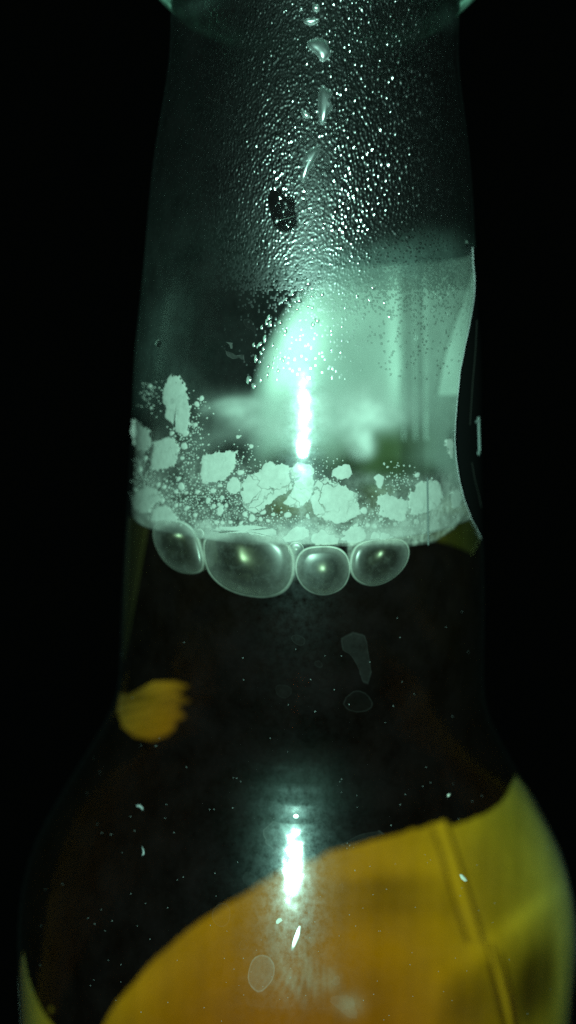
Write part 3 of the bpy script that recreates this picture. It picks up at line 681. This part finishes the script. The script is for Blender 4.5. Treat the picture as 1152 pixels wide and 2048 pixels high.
# ================================================================== water on the neck
DOME = [(1.0, 0.0), (.80, .08), (.45, .145), (0, .175)]
RUNS = [
 ([(640, 174), (646, 169), (652, 176), (658, 178), (666, 184), (664, 192), (659, 198), (662, 208), (667, 216), (661, 223), (655, 231), (652, 242), (646, 251), (640, 248), (636, 232), (635, 205), (637, 188)], "long water run with a ragged right edge, second of the chain from the top", 'run', 10),
 ([(641, 290), (632, 292), (620, 299), (607, 306), (615, 312), (602, 326), (611, 332), (606, 346), (599, 361), (607, 368), (614, 352), (624, 334), (635, 312), (641, 298)], "slanting water run with two spurs, lowest of the chain down the neck", 'run', 10),
 ([(612, 86), (620, 79), (638, 75), (654, 81), (658, 95), (664, 109), (656, 117), (645, 127), (632, 108), (619, 99)], "large arched water drop pointing down, near the top of the neck", 'run', 9),
 ([(605, 43), (614, 37), (628, 38), (641, 39), (636, 46), (622, 51), (610, 48)], "flat bright water drop just under the bottle's collar", 'run', 6),
 ([(600, 220), (608, 219), (622, 231), (616, 239), (605, 233)], "small lopsided water drop left of the long run", 'run', 5),
 ([(625, 10), (634, 8), (641, 14), (639, 22), (630, 24), (624, 19)], "round water drop at the very top of the picture", 'run', 6),
 ([(599, 15), (604, 13), (607, 18), (604, 23), (600, 21)], "tiny bright water drop at the top left of the chain", 'run', 4),
 ([(546, 442), (562, 439), (580, 434), (591, 430), (597, 441), (590, 455), (578, 464), (562, 465), (550, 456)], "dark rounded water drop hanging below the wiped patch", 'clear', 5)]
for pts, lab, mt, h in RUNS:
    o = smooth_line(pts, 1)
    p, f = blob_geo(o, [(1, 0), (.92, h * .42), (.72, h * .8), (.4, h * .98), (0, h)], 0.3, 'front')
    tag(mesh_obj("water_run" if mt == 'run' and h > 5 else "water_drop", p, f, M[mt]), lab, "water drop", "larger drops of water down the neck")
for pts, lab in ((ellipse(592, 1633, 8, 6.5, 16, 0, .05), "small round gloss dome added as the dot just above the shoulder highlight"), (smooth_line([(596, 1851), (603, 1852), (603, 1868), (595, 1888), (588, 1902), (581, 1902), (581, 1890), (588, 1868)], 1), "slanting gloss dome added as the tail below the shoulder highlight")):  # gloss domes added to give the highlight its dot and tail
    p, f = blob_geo(pts, [(1, 0), (.9, .5), (.6, .8), (0, .9)], .3, 'front')
    tag(mesh_obj("water_drop", p, f, M['bright']), lab, "water drop", "larger drops of water down the neck")
BIG = [(616, 566, 7, 8, 30), (597, 600, 8, 6, 30), (604, 578, 4, 4, 0), (585, 588, 5, 6, 20), (572, 600, 4, 4, 0), (580, 612, 5, 4, 0), (590, 603, 4, 4, 0), (569, 661, 7, 5, 40), (560, 645, 5, 5, 0), (538, 636, 4, 7, 15),
 (541, 648, 4, 7, 10), (533, 645, 3, 6, 0), (524, 655, 3, 5, 0), (530, 678, 4, 9, 10), (519, 690, 4, 8, 40), (527, 698, 3, 5, 0), (508, 690, 3, 5, 0), (512, 718, 4, 8, 0), (520, 724, 3, 4, 0), (498, 760, 6, 8, 15), (508, 772, 5, 6, -20),
 (534, 750, 4, 5, 0), (536, 733, 4, 4, 0), (522, 706, 3, 5, -20), (616, 612, 3, 4, 20), (624, 592, 3, 4, 20), (644, 588, 4, 6, 0), (624, 614, 3, 5, 0), (594, 618, 3, 4, 0), (626, 648, 4, 6, 30), (634, 640, 5, 7, -25), (662, 660, 3, 6, -10), (690, 614, 3, 6, 0), (714, 590, 4, 5, 0), (747, 574, 5, 6, 0),
 (739, 600, 3, 7, -25), (770, 605, 4, 6, -15), (782, 634, 5, 7, -30), (868, 590, 4, 8, -12), (866, 620, 5, 7, 35), (880, 598, 3, 7, 0), (898, 574, 3, 6, 0), (905, 580, 3, 6, 0), (895, 590, 3, 6, 0), (318, 688, 7, 8, 0), (933, 490, 4, 8, 0), (888, 560, 3, 6, 0), (894, 628, 3, 5, 0), (832, 676, 4, 7, 0), (545, 690, 3, 5, 0), (521, 760, 3, 6, 0), (566, 720, 3, 6, -25), (556, 742, 3, 5, 0), (663, 700, 3, 5, -20)]
for cx, cyy, rx, ry, rot in BIG:
    h = min(rx, ry) * 1.0
    p, f = blob_geo(ellipse(cx, cyy, rx, ry, 14, rot, .08), [(s, k * h * 1.9) for s, k in DOME], 0.3, 'front')
    tag(mesh_obj("water_drop", p, f, M['drop']), "single clear water drop clinging to the neck glass over the pale label", "water drop", "scattered clear drops over the pale label")
# the field of condensation: too many to count
def drop_size(x, y):
    s = np.interp(x, [290, 400, 480, 560, 640, 720, 800, 930], [1.4, 1.6, 2.1, 2.7, 3.0, 3.8, 3.9, 2.8])
    s *= np.interp(y, [0, 60, 160, 330, 430, 500, 560, 600], [.75, .85, 1, 1.05, .95, .72, .45, .35])
    if 580 < x < 660 and y > 280: s *= .8
    return s
def drop_prob(x, y):
    p = np.interp(x, [290, 400, 470, 540, 850, 945], [.08, .22, .62, 1, 1, .9])
    if y > 440: p *= np.interp(x, [300, 480, 540, 560], [.25, .4, 1, 1])
    if y > 500: p *= np.interp(y, [500, 560, 640, 760], [1, .8, .14, .05])
    return p
CLEAR = [np.asarray(r[0], float) for r in RUNS] + WIPED
grid = {}; drops = []
def near(x, y, s):
    gx, gy = int(x // 14), int(y // 14)
    for a in range(gx - 1, gx + 2):
        for b in range(gy - 1, gy + 2):
            for (u, w, q) in grid.get((a, b), ()):
                if (u - x) ** 2 + ((w - y) * .8) ** 2 < (.88 * (s + q)) ** 2: return True
    return False
HWY = np.array([0, 60, 125, 188, 250, 312, 375, 437, 531, 600, 706, 819]); HWL = np.array([340, 338, 336, 328, 317, 309, 302, 296, 289, 283, 274, 267]); HWR = np.array([912, 912, 912, 919, 930, 937, 941, 943, 946, 946, 930, 900])
for it in range(130000):
    x, y = rng.uniform(292, 945), rng.uniform(-10, 760) if it % 4 == 0 else rng.uniform(-10, 580)
    if rng.uniform() > drop_prob(x, y): continue
    if not np.interp(y, HWY, HWL) + 4 < x < np.interp(y, HWY, HWR) - 5: continue
    s = drop_size(x, y) * rng.uniform(.55, 1.3)
    if near(x, y, s): continue
    if any(w[:, 0].min() - 2 < x < w[:, 0].max() + 2 and w[:, 1].min() - 2 < y < w[:, 1].max() + 2 and inside(np.array([[x, y]]), w)[0] for w in (CLEAR if rng.uniform() < .6 else CLEAR[:-2] if rng.uniform() < .97 else CLEAR[:-3])): continue
    grid.setdefault((int(x // 14), int(y // 14)), []).append((x, y, s)); drops.append((x, y, s))
drops = np.array(drops)
dth = thz(drops[:, :2], 'front')
dth[:, 0] = np.where(dth[:, 0] < 0, dth[:, 0] + 360, dth[:, 0])
NZ, NT_ = 440, 640
gz = np.linspace(-60, 640, NZ); gt = np.linspace(97, 263, NT_)
Hm = np.zeros((NZ, NT_))
for (x, y, sz), (th, z) in zip(drops, dth):
    r = float(rad(z)); sw = sz * .86
    hor = np.interp(y, [420, 470], [0, 1]) * np.interp(x, [680, 760], [0, 1])
    ax, az = sw * (.92 + .5 * hor) * rng.uniform(.8, 1.25), sw * (1.35 - .55 * hor) * rng.uniform(.8, 1.3)
    rot = math.radians(rng.uniform(-28, 28)); pk = sw * (rng.uniform(.30, .55) if abs(x - 628 + (y - 450) * .05) < 34 and y > 270 else rng.uniform(.44, .82) * np.interp(y, [0, 300], [1.25, 1]))
    kz = int(az * 1.3 / 2.0) + 2; kt = int(math.degrees(ax * 1.3 / r) / (166 / (NT_ - 1))) + 2
    iz = int(round((z + 60) / 700 * (NZ - 1))); it_ = int(round((th - 97) / 166 * (NT_ - 1)))
    a0, a1, b0, b1 = max(iz - kz, 0), min(iz + kz + 1, NZ), max(it_ - kt, 0), min(it_ + kt + 1, NT_)
    if a0 >= a1 or b0 >= b1: continue
    dz = gz[a0:a1, None] - z; dt = np.radians(gt[None, b0:b1] - th) * r
    u = dt * math.cos(rot) + dz * math.sin(rot); w = -dt * math.sin(rot) + dz * math.cos(rot)
    Hm[a0:a1, b0:b1] = np.maximum(Hm[a0:a1, b0:b1], pk * np.clip(1 - (u / ax) ** 2 - (w / az) ** 2, 0, 1))
Hs = Hm.copy(); Hs[1:-1, 1:-1] = .6 * Hm[1:-1, 1:-1] + .10 * (Hm[:-2, 1:-1] + Hm[2:, 1:-1] + Hm[1:-1, :-2] + Hm[1:-1, 2:])
ZZ, TT = np.meshgrid(gz, gt, indexing='ij')
p = wall(TT.ravel(), ZZ.ravel(), 0.3); p = p + normal(p) * Hs.ravel()[:, None]
keep = np.zeros((NZ, NT_), bool); keep[Hm > 0] = True
ff = []
for a in range(NZ - 1):
    row = keep[a, :-1] | keep[a, 1:] | keep[a + 1, :-1] | keep[a + 1, 1:]
    for b in np.nonzero(row)[0]:
        b = int(b); ff.append((a * NT_ + b, (a + 1) * NT_ + b, (a + 1) * NT_ + b + 1, a * NT_ + b + 1)[::-1])
used = np.zeros(NZ * NT_, bool); used[np.array(ff).ravel()] = True
ren = np.cumsum(used) - 1
ff = [tuple(q) for q in ren[np.array(ff)].tolist()]; p = p[used]
tag(mesh_obj("condensation_droplets", p, ff, M['bead']), "dense field of tiny water droplets beading the upper neck", "condensation", kind="stuff")
print("drops", len(drops))

# ================================================================== dust on the glass
vv, ff = [], []; n0 = 0
specks = []
for _ in range(620):
    y = 1180 + 868 * rng.uniform() ** .8; x = rng.uniform(60, 1120)
    specks.append((x, y, .5 + 1.1 * rng.beta(1, 4)))
specks += [(x + rng.normal(0, 3), y + rng.normal(0, 4), .9) for x, y in ((145, 1583), (140, 1606), (205, 1500), (178, 1517), (92, 1660), (148, 1760), (222, 1872), (432, 1567), (365, 1690), (780, 1655), (784, 1650), (1000, 1450), (820, 1458), (490, 1318), (338, 1288), (1120, 1766), (960, 1440), (725, 1799), (712, 1914))]
for x, y, s in specks:
    rr = rad(0)
    o = ellipse(x, y, s * 1.2, s * rng.uniform(.8, 2.0), 6, rng.uniform(0, 180), .2)
    p, f = blob_geo(o, [(1, .2), (.6, s * .5), (0, s * .7)], 0.3, 'front', v0=n0)
    q = project(p)
    if np.abs(q[:len(o)] - o).max() > 1.5: continue
    pr = p / 1.0
    if np.any(np.hypot(pr[:, 0], pr[:, 1]) > rad(pr[:, 2]) + 4): continue
    vv.append(p); ff += f; n0 += len(p)
tag(mesh_obj("dust_specks", np.concatenate(vv), ff, M['dust']), "fine pale dust specks scattered over the lower glass", "dust", kind="stuff")
for pts, lab in (([(919, 1749), (924, 1749), (932, 1757), (934, 1762), (929, 1763), (922, 1757)], "bright elongated white lint speck over the orange label"),
                 ([(894, 1590), (898, 1587), (901, 1588), (898, 1593), (895, 1594)], "small slanted white speck above the label's upper border"),
                 ([(552, 1842), (556, 1837), (562, 1836), (565, 1841), (560, 1845), (556, 1848), (552, 1847)], "round bright white crumb left of the shoulder highlight's tail"),
                 ([(284, 1692), (288, 1700), (289, 1708), (284, 1712), (287, 1706), (286, 1698)], "thin curved lint fibre on the dark left shoulder"),
                 ([(272, 1610), (280, 1609), (286, 1615), (286, 1621), (281, 1615), (274, 1614)], "pale hooked lint fleck on the upper left shoulder")):
    p, f = blob_geo(pts, [(1, .2), (.7, 1.0), (0, 1.4)], 0.3, 'front')
    tag(mesh_obj("lint_speck", p, f, M['dust' if 'left shoulder' in lab else 'tear']), lab, "speck", "larger specks on the glass")
